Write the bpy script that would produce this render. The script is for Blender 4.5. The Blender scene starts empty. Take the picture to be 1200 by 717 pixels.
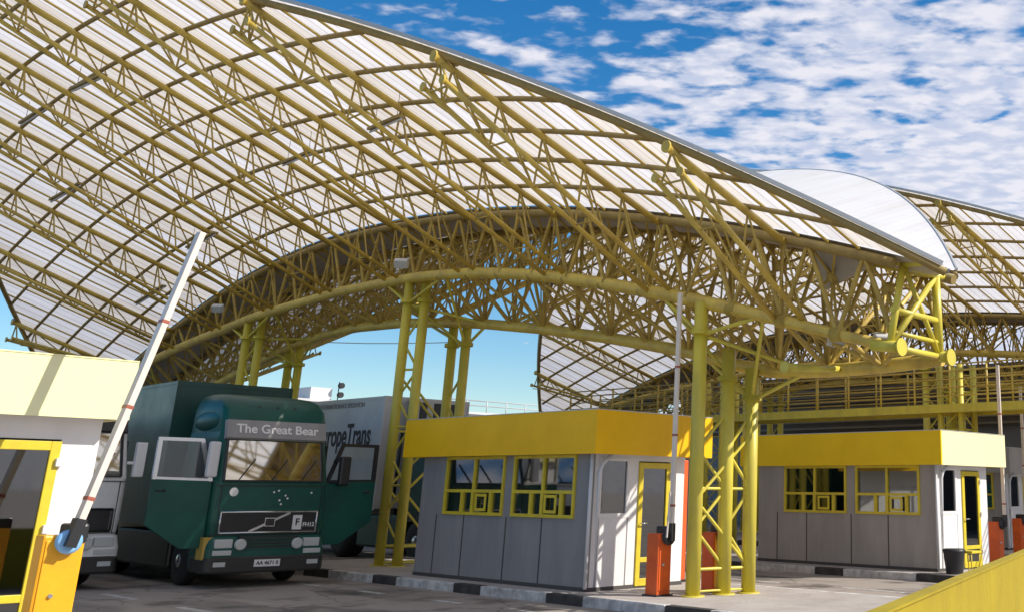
import bpy, math, random
from mathutils import Vector as V, Matrix
random.seed(7)
R = math.radians
sc = bpy.context.scene
col = sc.collection

# ---------------------------------------------------------------- camera
cam_d = bpy.data.cameras.new("camera")
cam = bpy.data.objects.new("camera", cam_d); col.objects.link(cam)
sc.camera = cam
YAW, PITCH, ROLL = R(49.9), R(17.08), R(0.56)
Fw = V((math.sin(YAW)*math.cos(PITCH), math.cos(YAW)*math.cos(PITCH), math.sin(PITCH)))
r0 = V((math.cos(YAW), -math.sin(YAW), 0)); u0 = r0.cross(Fw)
Rt = r0*math.cos(ROLL)+u0*math.sin(ROLL); Up = u0*math.cos(ROLL)-r0*math.sin(ROLL)
M = Matrix((Rt, Up, -Fw)).transposed().to_4x4(); M.translation = V((0, 0, 1.78))
cam.matrix_world = M
cam_d.sensor_fit = 'HORIZONTAL'; cam_d.sensor_width = 36
cam_d.lens = 36*1268.7/1200
cam_d.shift_x = (600-919.3)/1200
cam_d.shift_y = -(358.5-183.6)/1200
cam_d.clip_start = 0.05; cam_d.clip_end = 3000

# ---------------------------------------------------------------- world and sun
SUN = V((0.55, -0.80, 0.75)).normalized()
w = bpy.data.worlds.new("World"); sc.world = w; w.use_nodes = True
nt = w.node_tree; nt.nodes.clear()
def N(t, **k):
    n = nt.nodes.new(t)
    for a, b in k.items(): setattr(n, a, b)
    return n
sky = N('ShaderNodeTexSky', sky_type='NISHITA', sun_disc=False)
sky.sun_elevation = math.asin(SUN.z); sky.sun_rotation = math.atan2(SUN.x, SUN.y)
sky.altitude = 0; sky.air_density = 1.0; sky.dust_density = 0.3; sky.ozone_density = 2.5
hs = N('ShaderNodeHueSaturation'); hs.inputs['Saturation'].default_value = 1.42; hs.inputs['Value'].default_value = 1.32
nt.links.new(sky.outputs[0], hs.inputs['Color'])
tc = N('ShaderNodeTexCoord'); sx = N('ShaderNodeSeparateXYZ'); nt.links.new(tc.outputs['Generated'], sx.inputs[0])
def math_n(op, a, b=None, c=None):
    n = N('ShaderNodeMath', operation=op)
    for i, v in enumerate((a, b, c)):
        if v is None: continue
        if isinstance(v, (int, float)): n.inputs[i].default_value = v
        else: nt.links.new(v, n.inputs[i])
    return n.outputs[0]
zc = math_n('MAXIMUM', sx.outputs['Z'], 0.0)
zz = math_n('ADD', zc, 0.10)
px = math_n('DIVIDE', sx.outputs['X'], zz); py = math_n('DIVIDE', sx.outputs['Y'], zz)
ca_, sa_ = math.cos(YAW), math.sin(YAW)
along = math_n('ADD', math_n('MULTIPLY', px, sa_*1.12), math_n('MULTIPLY', py, ca_*1.12))
across = math_n('SUBTRACT', math_n('MULTIPLY', px, ca_*.8), math_n('MULTIPLY', py, sa_*.8))
cb = N('ShaderNodeCombineXYZ'); nt.links.new(along, cb.inputs[0]); nt.links.new(across, cb.inputs[1])
n1 = N('ShaderNodeTexNoise'); n1.inputs['Scale'].default_value = 12.0; n1.inputs['Detail'].default_value = 6; n1.inputs['Roughness'].default_value = 0.5; n1.inputs['Distortion'].default_value = 0.15
n2 = N('ShaderNodeTexNoise'); n2.inputs['Scale'].default_value = 2.4; n2.inputs['Detail'].default_value = 3
n3 = N('ShaderNodeTexNoise'); n3.inputs['Scale'].default_value = 16.0; n3.inputs['Detail'].default_value = 5
for n in (n1, n2, n3): nt.links.new(cb.outputs[0], n.inputs['Vector'])
s_ = math_n('ADD', math_n('MULTIPLY', n1.outputs[0], 0.72), math_n('MULTIPLY', n2.outputs[0], 0.30))
# clouds thin out towards the east where the sky is clear
east = math_n('MULTIPLY', math_n('SUBTRACT', sx.outputs['X'], sx.outputs['Y']), 0.30)
s2 = math_n('ADD', s_, math_n('MINIMUM', math_n('MAXIMUM', math_n('ADD', east, 0.03), -0.14), 0.05))
cr = N('ShaderNodeValToRGB'); cr.color_ramp.elements[0].position = 0.44; cr.color_ramp.elements[1].position = 0.60
cr.color_ramp.interpolation = 'EASE'
# the low sky towards the north is clear
lowm = math_n('MULTIPLY', math_n('MINIMUM', math_n('MAXIMUM', math_n('MULTIPLY', math_n('SUBTRACT', math_n('SUBTRACT', sx.outputs['Y'], sx.outputs['X']), 0.05), 3.0), 0.0), 1.0),
              math_n('MINIMUM', math_n('MAXIMUM', math_n('MULTIPLY', math_n('SUBTRACT', 0.34, sx.outputs['Z']), 5.0), 0.0), 1.0))
s2 = math_n('SUBTRACT', s2, math_n('MULTIPLY', lowm, 0.35))
bank = math_n('MULTIPLY', math_n('MINIMUM', math_n('MAXIMUM', math_n('MULTIPLY', math_n('SUBTRACT', math_n('SUBTRACT', sx.outputs['X'], sx.outputs['Y']), 0.02), 4.0), 0.0), 1.0),
              math_n('MINIMUM', math_n('MAXIMUM', math_n('MULTIPLY', math_n('SUBTRACT', 0.36, sx.outputs['Z']), 8.0), 0.0), 1.0))
s2 = math_n('ADD', s2, math_n('MULTIPLY', bank, 0.16))
nt.links.new(s2, cr.inputs[0])
ccol = N('ShaderNodeMixRGB'); ccol.inputs[1].default_value = (5.4, 5.9, 7.4, 1); ccol.inputs[2].default_value = (8.0, 7.9, 8.5, 1)
r3 = N('ShaderNodeValToRGB'); r3.color_ramp.elements[0].position = 0.40; r3.color_ramp.elements[1].position = 0.60
nt.links.new(n3.outputs[0], r3.inputs[0]); nt.links.new(r3.outputs[0], ccol.inputs[0])
mx = N('ShaderNodeMixRGB'); nt.links.new(math_n('MULTIPLY', cr.outputs[0], 0.93), mx.inputs[0])
nt.links.new(hs.outputs[0], mx.inputs[1]); nt.links.new(ccol.outputs[0], mx.inputs[2])
bg = N('ShaderNodeBackground'); bg.inputs[1].default_value = 0.085
out = N('ShaderNodeOutputWorld'); nt.links.new(mx.outputs[0], bg.inputs[0]); nt.links.new(bg.outputs[0], out.inputs[0])

sd = bpy.data.lights.new("sun", 'SUN'); sd.energy = 4.2; sd.angle = R(0.5); sd.color = (1.0, 0.94, 0.84)
so = bpy.data.objects.new("sun", sd); col.objects.link(so)
so.rotation_euler = (-SUN).to_track_quat('-Z', 'Y').to_euler()
sc.view_settings.view_transform = 'Standard'; sc.view_settings.look = 'None'
sc.view_settings.exposure = 0.38; sc.view_settings.gamma = 1.0
sc.render.engine = 'CYCLES'
sc.cycles.max_bounces = 8; sc.cycles.transparent_max_bounces = 12

# ---------------------------------------------------------------- materials
def mat(name, c, rough=0.6, metal=0.0, noise=0.0, nscale=3.0, c2=None, bump=0.0, spec=0.5, coat=0.0, nstretch=None):
    m = bpy.data.materials.new(name); m.use_nodes = True
    t = m.node_tree; b = t.nodes['Principled BSDF']
    b.inputs['Roughness'].default_value = rough; b.inputs['Metallic'].default_value = metal
    b.inputs['Specular IOR Level'].default_value = spec; b.inputs['Coat Weight'].default_value = coat
    b.inputs['Base Color'].default_value = (*c, 1)
    if noise > 0 or c2:
        tcn = t.nodes.new('ShaderNodeTexCoord'); mp = t.nodes.new('ShaderNodeMapping')
        if nstretch: mp.inputs['Scale'].default_value = nstretch
        nz = t.nodes.new('ShaderNodeTexNoise'); nz.inputs['Scale'].default_value = nscale; nz.inputs['Detail'].default_value = 8; nz.inputs['Roughness'].default_value = .65
        t.links.new(tcn.outputs['Object'], mp.inputs[0]); t.links.new(mp.outputs[0], nz.inputs['Vector'])
        rp = t.nodes.new('ShaderNodeValToRGB'); rp.color_ramp.elements[0].position = .38; rp.color_ramp.elements[1].position = .68
        t.links.new(nz.outputs[0], rp.inputs[0])
        mxn = t.nodes.new('ShaderNodeMixRGB'); t.links.new(rp.outputs[0], mxn.inputs[0])
        d = c2 if c2 else tuple(max(0, x*(1-noise)) for x in c)
        mxn.inputs[1].default_value = (*c, 1); mxn.inputs[2].default_value = (*d, 1)
        t.links.new(mxn.outputs[0], b.inputs['Base Color'])
        mr = t.nodes.new('ShaderNodeMapRange'); mr.inputs['To Min'].default_value = max(.02, rough-.08); mr.inputs['To Max'].default_value = min(1, rough+.15)
        t.links.new(nz.outputs[0], mr.inputs[0]); t.links.new(mr.outputs[0], b.inputs['Roughness'])
        if bump:
            nb = t.nodes.new('ShaderNodeTexNoise'); nb.inputs['Scale'].default_value = nscale*12; nb.inputs['Detail'].default_value = 6
            t.links.new(mp.outputs[0], nb.inputs['Vector'])
            bp = t.nodes.new('ShaderNodeBump'); bp.inputs['Strength'].default_value = bump; bp.inputs['Distance'].default_value = .02
            t.links.new(nb.outputs[0], bp.inputs['Height']); t.links.new(bp.outputs[0], b.inputs['Normal'])
    return m
Y_steel = mat('yellow_steel', (.68, .50, .085), .42, noise=.3, nscale=2.5, c2=(.46, .32, .07))
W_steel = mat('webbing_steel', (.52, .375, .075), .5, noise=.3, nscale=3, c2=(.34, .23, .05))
Y_column = mat('yellow_column', (.66, .56, .06), .38, noise=.3, nscale=3, c2=(.50, .42, .07), nstretch=(1, 1, .3))
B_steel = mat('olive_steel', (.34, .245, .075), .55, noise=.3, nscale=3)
G_pipe = mat('galvanised_strip', (.55, .55, .52), .4, metal=.3)
Fascia = mat('amber_fascia', (.95, .55, .003), .45, noise=.12, nscale=1.2, c2=(.86, .48, .003), spec=.3)
Fascia2 = mat('yellow_fascia', (.90, .60, .006), .45, noise=.12, nscale=1.2, c2=(.82, .54, .006), spec=.3)
Fascia_sunlit = mat('sunlit_yellow_fascia', (.90, .86, .46), .5, noise=.12, nscale=1.5, c2=(.84, .79, .44))  # yellow lightened to cream: sun glare put into the base colour
Y_frame = mat('yellow_window_frame', (.72, .56, .03), .4, noise=.2, nscale=6, c2=(.60, .46, .03))
Grey_pan = mat('grey_panel', (.31, .30, .295), .5, noise=.2, nscale=1.8, c2=(.235, .228, .225), nstretch=(1, 1, .22), spec=.3)
Grey_pan2 = mat('warm_grey_panel', (.40, .365, .34), .5, noise=.2, nscale=1.8, c2=(.31, .285, .265), nstretch=(1, 1, .22), spec=.3)
White_pan = mat('white_panel', (.80, .78, .77), .4, noise=.1, nscale=2)
Pipe_m = mat('pale_pipe', (.62, .62, .63), .4)
Dark = mat('dark_rubber', (.018, .018, .02), .6, noise=.3)
Black = mat('black_plastic', (.02, .02, .022), .4)
Inside = mat('interior_dark', (.07, .065, .06), .7)
Green = mat('green_truck_paint', (.006, .085, .062), .36, noise=.25, nscale=1.5, c2=(.005, .06, .046), coat=.05, spec=.35)
GreenD = mat('green_trailer_sheet', (.010, .065, .055), .35, noise=.3, nscale=1.0, c2=(.008, .045, .04))
WhiteT = mat('white_truck_paint', (.72, .71, .70), .3, noise=.15, nscale=2, coat=.4)
WhiteB = mat('white_trailer_sheet', (.66, .66, .67), .45, noise=.2, nscale=.8, c2=(.52, .52, .53))
Chrome = mat('bright_trim', (.6, .6, .6), .22, metal=.8)
Grille = mat('grille_dark', (.03, .028, .026), .5)
Lampw = mat('lamp_glass', (.50, .52, .51), .12)
Orange = mat('orange_cabinet', (.75, .12, .015), .42, noise=.2, nscale=4, c2=(.62, .09, .015))
Amber = mat('amber_cabinet', (.92, .42, .01), .38, noise=.15, nscale=4)
ArmW = mat('white_boom', (.78, .68, .60), .4, noise=.1, nscale=5)
Red = mat('red_band', (.38, .10, .06), .4)
BlueD = mat('pale_blue_dial', (.25, .5, .8), .3)
Conc = mat('concrete', (.44, .40, .37), .85, noise=.3, nscale=1.5, c2=(.34, .30, .275), bump=.4)
KerbW = mat('kerb_white_paint', (.66, .65, .63), .7, noise=.3, nscale=5, c2=(.33, .31, .30), bump=.5)
KerbB = mat('kerb_black_paint', (.028, .026, .026), .7, noise=.3, nscale=5, c2=(.07, .065, .06), bump=.3)
Line = mat('road_paint', (.62, .60, .58), .7, noise=.5, nscale=6, c2=(.25, .24, .23))
Hall = mat('hall_cladding', (.13, .105, .075), .7, noise=.3, nscale=.5)
HallG = mat('hall_grey', (.22, .215, .22), .7, noise=.2, nscale=.5)
Ydull = mat('yellow_parapet_paint', (.40, .30, .004), .6, noise=.25, nscale=1.1, c2=(.31, .225, .006), bump=.25)
Bwhite = mat('building_white', (.62, .62, .62), .7, noise=.1)

def glass(name, tint=(.75, .85, .85), refl=.25, trans=.75):
    m = bpy.data.materials.new(name); m.use_nodes = True; t = m.node_tree; t.nodes.clear()
    o = t.nodes.new('ShaderNodeOutputMaterial'); a = t.nodes.new('ShaderNodeBsdfTransparent'); g = t.nodes.new('ShaderNodeBsdfGlossy')
    a.inputs[0].default_value = (tint[0]*trans, tint[1]*trans, tint[2]*trans, 1); g.inputs['Roughness'].default_value = .03
    f = t.nodes.new('ShaderNodeLayerWeight'); f.inputs[0].default_value = .35
    mr = t.nodes.new('ShaderNodeMapRange'); mr.inputs['To Min'].default_value = refl; mr.inputs['To Max'].default_value = .95
    t.links.new(f.outputs['Fresnel'], mr.inputs[0])
    x = t.nodes.new('ShaderNodeMixShader'); t.links.new(mr.outputs[0], x.inputs[0]); t.links.new(a.outputs[0], x.inputs[1]); t.links.new(g.outputs[0], x.inputs[2])
    t.links.new(x.outputs[0], o.inputs[0]); return m
Glass = glass('window_glass'); DGlass = glass('dark_glass', (.5, .55, .52), .14, .35); Clear = glass('clear_glass', (.9, .95, .93), .05, .95)

def asphalt():
    m = bpy.data.materials.new('asphalt'); m.use_nodes = True; t = m.node_tree; b = t.nodes['Principled BSDF']
    tcn = t.nodes.new('ShaderNodeTexCoord')
    a = t.nodes.new('ShaderNodeTexNoise'); a.inputs['Scale'].default_value = .35; a.inputs['Detail'].default_value = 9
    f = t.nodes.new('ShaderNodeTexNoise'); f.inputs['Scale'].default_value = 90; f.inputs['Detail'].default_value = 3
    mp = t.nodes.new('ShaderNodeMapping'); mp.inputs['Scale'].default_value = (1.2, .12, 1)
    tr = t.nodes.new('ShaderNodeTexNoise'); tr.inputs['Scale'].default_value = 1.2; tr.inputs['Detail'].default_value = 5
    for n in (a, f): t.links.new(tcn.outputs['Object'], n.inputs['Vector'])
    t.links.new(tcn.outputs['Object'], mp.inputs[0]); t.links.new(mp.outputs[0], tr.inputs['Vector'])
    ad = t.nodes.new('ShaderNodeMath'); ad.operation = 'ADD'; t.links.new(a.outputs[0], ad.inputs[0]); t.links.new(tr.outputs[0], ad.inputs[1])
    rp = t.nodes.new('ShaderNodeValToRGB'); e = rp.color_ramp.elements
    e[0].position = .78; e[0].color = (.16, .14, .125, 1); e[1].position = 1.25; e[1].color = (.33, .285, .25, 1)
    t.links.new(ad.outputs[0], rp.inputs[0])
    mxn = t.nodes.new('ShaderNodeMixRGB'); mxn.blend_type = 'OVERLAY'; mxn.inputs[0].default_value = .5
    t.links.new(rp.outputs[0], mxn.inputs[1]); t.links.new(f.outputs[0], mxn.inputs[2]); vo = t.nodes.new('ShaderNodeTexVoronoi'); vo.feature = 'DISTANCE_TO_EDGE'; vo.inputs['Scale'].default_value = .42
    wn = t.nodes.new('ShaderNodeTexNoise'); wn.inputs['Scale'].default_value = 2.2; wn.inputs['Detail'].default_value = 6
    t.links.new(tcn.outputs['Object'], wn.inputs['Vector'])
    wm = t.nodes.new('ShaderNodeMixRGB'); wm.blend_type = 'ADD'; wm.inputs[0].default_value = .55; t.links.new(tcn.outputs['Object'], wm.inputs[1]); t.links.new(wn.outputs['Color'], wm.inputs[2])
    t.links.new(wm.outputs[0], vo.inputs['Vector'])
    ck = t.nodes.new('ShaderNodeValToRGB'); ce = ck.color_ramp.elements; ce[0].position = .0; ce[0].color = (.35, .34, .33, 1); ce[1].position = .012; ce[1].color = (1, 1, 1, 1)
    t.links.new(vo.outputs['Distance'], ck.inputs[0])
    st = t.nodes.new('ShaderNodeTexNoise'); st.inputs['Scale'].default_value = 1.1; st.inputs['Detail'].default_value = 4; t.links.new(tcn.outputs['Object'], st.inputs['Vector'])
    sr = t.nodes.new('ShaderNodeValToRGB'); se = sr.color_ramp.elements; se[0].position = .36; se[0].color = (.42, .41, .40, 1); se[1].position = .47; se[1].color = (1, 1, 1, 1)
    t.links.new(st.outputs[0], sr.inputs[0])
    k1 = t.nodes.new('ShaderNodeMixRGB'); k1.blend_type = 'MULTIPLY'; k1.inputs[0].default_value = .8; t.links.new(mxn.outputs[0], k1.inputs[1]); t.links.new(ck.outputs[0], k1.inputs[2])
    k2 = t.nodes.new('ShaderNodeMixRGB'); k2.blend_type = 'MULTIPLY'; k2.inputs[0].default_value = .8; t.links.new(k1.outputs[0], k2.inputs[1]); t.links.new(sr.outputs[0], k2.inputs[2])
    t.links.new(k2.outputs[0], b.inputs['Base Color'])
    b.inputs['Roughness'].default_value = .82
    bp = t.nodes.new('ShaderNodeBump'); bp.inputs['Strength'].default_value = .35; bp.inputs['Distance'].default_value = .01
    t.links.new(f.outputs[0], bp.inputs['Height']); t.links.new(bp.outputs[0], b.inputs['Normal'])
    return m
Asphalt = asphalt()

def roof_mat(ca, cbb, trf, ribv=.5, dirt=.78):
    # corrugated roof sheeting: alternating milky white skylight strips and beige sheets, 3 m bays, fine ribs along X
    m = bpy.data.materials.new('translucent_roof_sheet'); m.use_nodes = True; t = m.node_tree; t.nodes.clear()
    o = t.nodes.new('ShaderNodeOutputMaterial'); tcn = t.nodes.new('ShaderNodeTexCoord'); s = t.nodes.new('ShaderNodeSeparateXYZ')
    t.links.new(tcn.outputs['Object'], s.inputs[0])
    def mt(op, a, b=None):
        n = t.nodes.new('ShaderNodeMath'); n.operation = op
        for i, v in enumerate((a, b)):
            if v is None: continue
            if isinstance(v, (int, float)): n.inputs[i].default_value = v
            else: t.links.new(v, n.inputs[i])
        return n.outputs[0]
    y = mt('ADD', s.outputs['Y'], 100-11.1+25-10)     # object origin sits at world Y 25
    ph = mt('FRACT', mt('DIVIDE', y, 3.0))
    st = t.nodes.new('ShaderNodeValToRGB'); e = st.color_ramp.elements; e[0].position = .0; e[1].position = .52
    ph2 = mt('FRACT', mt('ADD', ph, PH))
    st.color_ramp.interpolation = 'CONSTANT'
    e[0].color = (*ca, 1); e[1].color = (*cbb, 1)
    t.links.new(ph2, st.inputs[0])
    rib = mt('FRACT', mt('MULTIPLY', y, 4.0))
    rr = t.nodes.new('ShaderNodeValToRGB'); g = rr.color_ramp.elements; g[0].position = .0; g[0].color = (ribv+.03, ribv, ribv-.03, 1); g[1].position = .16; g[1].color = (1, 1, 1, 1)
    t.links.new(rib, rr.inputs[0])
    nz = t.nodes.new('ShaderNodeTexNoise'); nz.inputs['Scale'].default_value = .8; nz.inputs['Detail'].default_value = 6
    mp = t.nodes.new('ShaderNodeMapping'); mp.inputs['Scale'].default_value = (.4, 2.5, 1); t.links.new(tcn.outputs['Object'], mp.inputs[0]); t.links.new(mp.outputs[0], nz.inputs['Vector'])
    nr = t.nodes.new('ShaderNodeValToRGB'); q = nr.color_ramp.elements; q[0].position = .3; q[0].color = (dirt, dirt-.02, dirt-.04, 1); q[1].position = .6; q[1].color = (1, 1, 1, 1)
    t.links.new(nz.outputs[0], nr.inputs[0])
    m1 = t.nodes.new('ShaderNodeMixRGB'); m1.blend_type = 'MULTIPLY'; m1.inputs[0].default_value = 1; t.links.new(st.outputs[0], m1.inputs[1]); t.links.new(rr.outputs[0], m1.inputs[2])
    m2 = t.nodes.new('ShaderNodeMixRGB'); m2.blend_type = 'MULTIPLY'; m2.inputs[0].default_value = 1; t.links.new(m1.outputs[0], m2.inputs[1]); t.links.new(nr.outputs[0], m2.inputs[2])
    d = t.nodes.new('ShaderNodeBsdfDiffuse'); tr = t.nodes.new('ShaderNodeBsdfTranslucent')
    t.links.new(m2.outputs[0], d.inputs[0]); t.links.new(m2.outputs[0], tr.inputs[0])
    x = t.nodes.new('ShaderNodeMixShader'); x.inputs[0].default_value = trf
    t.links.new(d.outputs[0], x.inputs[1]); t.links.new(tr.outputs[0], x.inputs[2]); t.links.new(x.outputs[0], o.inputs[0])
    return m
PH = 0.0
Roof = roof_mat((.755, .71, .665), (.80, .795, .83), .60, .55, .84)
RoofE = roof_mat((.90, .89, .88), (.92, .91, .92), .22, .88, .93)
Gutter = mat('gutter_sheet', (.42, .38, .33), .6, noise=.2, nscale=2)

# ---------------------------------------------------------------- mesh helpers
class MB:
    def __init__(s): s.v = []; s.f = []; s.sm = []
    def add(s, vs, fs, smooth=False):
        b = len(s.v); s.v += [tuple(x) for x in vs]
        for f in fs: s.f.append([b+i for i in f]); s.sm.append(smooth)
        return s
    def box(s, x0, x1, y0, y1, z0, z1):
        vs = [(x, y, z) for z in (z0, z1) for y in (y0, y1) for x in (x0, x1)]
        return s.add(vs, [(0, 2, 3, 1), (4, 5, 7, 6), (0, 1, 5, 4), (2, 6, 7, 3), (0, 4, 6, 2), (1, 3, 7, 5)])
    def bar(s, a, b, wx, wz, up=(0, 0, 1)):
        a, b = V(a), V(b); d = (b-a).normalized(); u = V(up)
        if abs(d.dot(u)) > .98: u = V((1, 0, 0))
        r = d.cross(u).normalized(); u = r.cross(d)
        vs = [p + r*sx*wx/2 + u*sz*wz/2 for p in (a, b) for sz in (-1, 1) for sx in (-1, 1)]
        return s.add(vs, [(0, 2, 3, 1), (4, 5, 7, 6), (0, 1, 5, 4), (2, 6, 7, 3), (0, 4, 6, 2), (1, 3, 7, 5)])
    def tube(s, pts, r, n=8, cap=True):
        pts = [V(p) for p in pts]; rings = []; k0 = len(s.v); fs = []; vs = []
        d0 = (pts[1]-pts[0]).normalized(); u = V((0, 0, 1)) if abs(d0.z) < .95 else V((1, 0, 0))
        for i, p in enumerate(pts):
            a = pts[max(i-1, 0)]; b = pts[min(i+1, len(pts)-1)]; d = (b-a).normalized()
            x = d.cross(u).normalized(); y = x.cross(d)
            rr = r[i] if isinstance(r, (list, tuple)) else r
            for j in range(n):
                t = 2*math.pi*j/n; vs.append(p + x*rr*math.cos(t) + y*rr*math.sin(t))
        for i in range(len(pts)-1):
            for j in range(n): fs.append((i*n+j, i*n+(j+1) % n, (i+1)*n+(j+1) % n, (i+1)*n+j))
        s.add(vs, fs, True)
        if cap:
            L = len(pts)-1
            b = len(s.v)-len(vs); s.f.append([b+j for j in range(n)][::-1]); s.sm.append(False)
            s.f.append([b+L*n+j for j in range(n)]); s.sm.append(False)
        return s
    def lathe(s, c, axis, prof, n=24):
        c = V(c); ax = V(axis).normalized(); u = V((0, 0, 1)) if abs(ax.z) < .9 else V((1, 0, 0))
        x = ax.cross(u).normalized(); y = ax.cross(x); vs = []; fs = []
        for (h, r) in prof:
            for j in range(n):
                t = 2*math.pi*j/n; vs.append(c+ax*h+x*r*math.cos(t)+y*r*math.sin(t))
        for i in range(len(prof)-1):
            for j in range(n): fs.append((i*n+j, i*n+(j+1) % n, (i+1)*n+(j+1) % n, (i+1)*n+j))
        s.add(vs, fs, True)
        b = len(s.v)-len(vs)
        s.f.append([b+j for j in range(n)]); s.sm.append(False); s.f.append([b+(len(prof)-1)*n+j for j in range(n)]); s.sm.append(False)
        return s
    def loft(s, secs, smooth=True):
        n = len(secs[0]); vs = [p for q in secs for p in q]; fs = []
        for i in range(len(secs)-1):
            for j in range(n): fs.append((i*n+j, i*n+(j+1) % n, (i+1)*n+(j+1) % n, (i+1)*n+j))
        fs.append(tuple(range(n))[::-1]); fs.append(tuple((len(secs)-1)*n+j for j in range(n)))
        return s.add(vs, fs, False)
    def build(s, name, m, parent=None, bevel=0, auto=None):
        me = bpy.data.meshes.new(name)
        off = parent['_w'] if parent is not None and '_w' in parent else (0, 0, 0)
        vs = [(a-off[0], b-off[1], c-off[2]) for a, b, c in s.v]
        me.from_pydata(vs, [], s.f); me.materials.append(m)
        for p, q in zip(me.polygons, s.sm): p.use_smooth = q
        me.update()
        o = bpy.data.objects.new(name, me); col.objects.link(o)
        if parent is not None: o.parent = parent; o['_w'] = list(off)
        if bevel:
            b = o.modifiers.new('bevel', 'BEVEL'); b.width = bevel; b.segments = 2; b.limit_method = 'ANGLE'; b.angle_limit = R(40)
        return o
def thing(name, loc, label, cat, group=None, rz=0, scale=1, world=True):
    o = bpy.data.objects.new(name, None); col.objects.link(o); o.location = loc; o.rotation_euler = (0, 0, rz); o.scale = (scale,)*3
    o.empty_display_size = .3
    o['_w'] = list(loc) if world else [0, 0, 0]
    o['label'] = label; o['category'] = cat
    if group: o['group'] = group
    return o
def tag(o, label, cat, group=None):
    o['label'] = label; o['category'] = cat
    if group: o['group'] = group
    return o
def struct(o): o['kind'] = 'structure'; return o
def copy_tree(o, parent=None):
    c = o.copy(); col.objects.link(c)
    if parent is not None: c.parent = parent
    for ch in list(o.children): copy_tree(ch, c)
    return c
def text(name, s, size, m, M4, parent=None, extrude=.004, squash=1.0, off=(0, 0, 0)):
    cu = bpy.data.curves.new(name, 'FONT'); cu.body = s; cu.size = size; cu.extrude = extrude; cu.align_x = 'CENTER'; cu.align_y = 'CENTER'; cu.offset = .004*size/.2
    t = bpy.data.objects.new('tmp', cu); col.objects.link(t)
    bpy.context.view_layer.update()
    me = bpy.data.meshes.new_from_object(t.evaluated_get(bpy.context.evaluated_depsgraph_get()))
    col.objects.unlink(t); bpy.data.objects.remove(t)
    me.name = name
    me.transform(M4 @ Matrix.Diagonal((squash, 1, 1, 1)))
    me.materials.clear(); me.materials.append(m)
    o = bpy.data.objects.new(name, me); col.objects.link(o)
    if parent is not None:
        o.parent = parent
        ow = parent['_w'] if '_w' in parent else (0, 0, 0); me.transform(Matrix.Translation(-V(ow)))
    return o

# ---------------------------------------------------------------- ground, kerbs, markings
g = MB(); g.add([(-600, -300, 0), (900, -300, 0), (900, 900, 0), (-600, 900, 0)], [(0, 1, 2, 3)])
struct(g.build('ground', Asphalt))
def island(x0, x1, y0, y1):
    b = MB(); b.box(x0+.16, x1-.16, y0+.16, y1-.16, -.05, .148); o = struct(b.build('pavement', Conc))
    return o
def kerb(x, y0, y1, cuts, side=1, wh=True):
    # cuts: list of Y positions from near to far; alternating colours
    ys = [y0]+cuts+[y1]; W = MB(); B = MB(); k = 0
    for a, b_ in zip(ys[:-1], ys[1:]):
        t = W if (k % 2 == 0) == wh else B
        n = max(1, round((b_-a)/.95)); 
        for i in range(n):
            c0 = a+(b_-a)*i/n+.004; c1 = a+(b_-a)*(i+1)/n-.004
            j = random.uniform(-.006, .006)
            t.box(x+j, x+.16+j, c0, c1, -.02, .15+random.uniform(-.004, .004))
        k += 1
    struct(W.build('kerb_white', KerbW, bevel=.015)); struct(B.build('kerb_black', KerbB, bevel=.015))
island(11.98, 15.6, 9.4, 25.0)
kerb(11.98, 9.4, 25.0, [10.3, 11.38, 12.3, 14.14, 15.05, 16.84, 17.65, 19.51, 20.34, 22.0, 23.0], wh=False)
for xs, y in ((12.0, 9.4),):
    b = MB()
    for i in range(4): b.box(12.16+i*.86, 12.16+(i+1)*.86-.01, y, y+.16, -.02, .15)
    struct(b.build('kerb_end', KerbW, bevel=.015))
b = MB(); b.box(15.44, 15.6, 9.4, 25, -.02, .15); struct(b.build('kerb_far_side', KerbW, bevel=.015))
island(20.15, 24.6, 11.2, 26)
kerb(20.15, 11.2, 26.0, [13.3, 15.19, 15.98, 17.79, 18.7, 20.6, 21.5, 23.5], wh=False)
b = MB(); b.box(24.44, 24.6, 11.2, 26, -.02, .15); b.box(20.31, 24.44, 11.2, 11.36, -.02, .15); struct(b.build('kerb_far_side', KerbW, bevel=.015))
island(1.5, 5.3, 11.8, 22)
b = MB(); b.box(5.14, 5.3, 11.8, 22, -.02, .15); b.box(1.5, 5.14, 11.8, 11.96, -.02, .15); struct(b.build('kerb_far_side', KerbW, bevel=.015))
island(28.6, 33.5, 12, 26)
kerb(28.6, 12, 26, [13.5, 15.5, 17, 19, 20.5], wh=True)
L = MB()
for y in (11.6, 13.6, 15.9, 18.2, 20.4): L.box(10.9, 11.02, y, y+.75, -.01, .004)
for y in (5, 8, 11, 14, 17, 20): L.box(7.6, 7.72, y, y+1.3, -.01, .004)
for y in (6, 9, 12, 15, 18, 21, 24): L.box(17.7, 17.82, y, y+1.4, -.01, .004)
struct(L.build('road_marking', Line))

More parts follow.
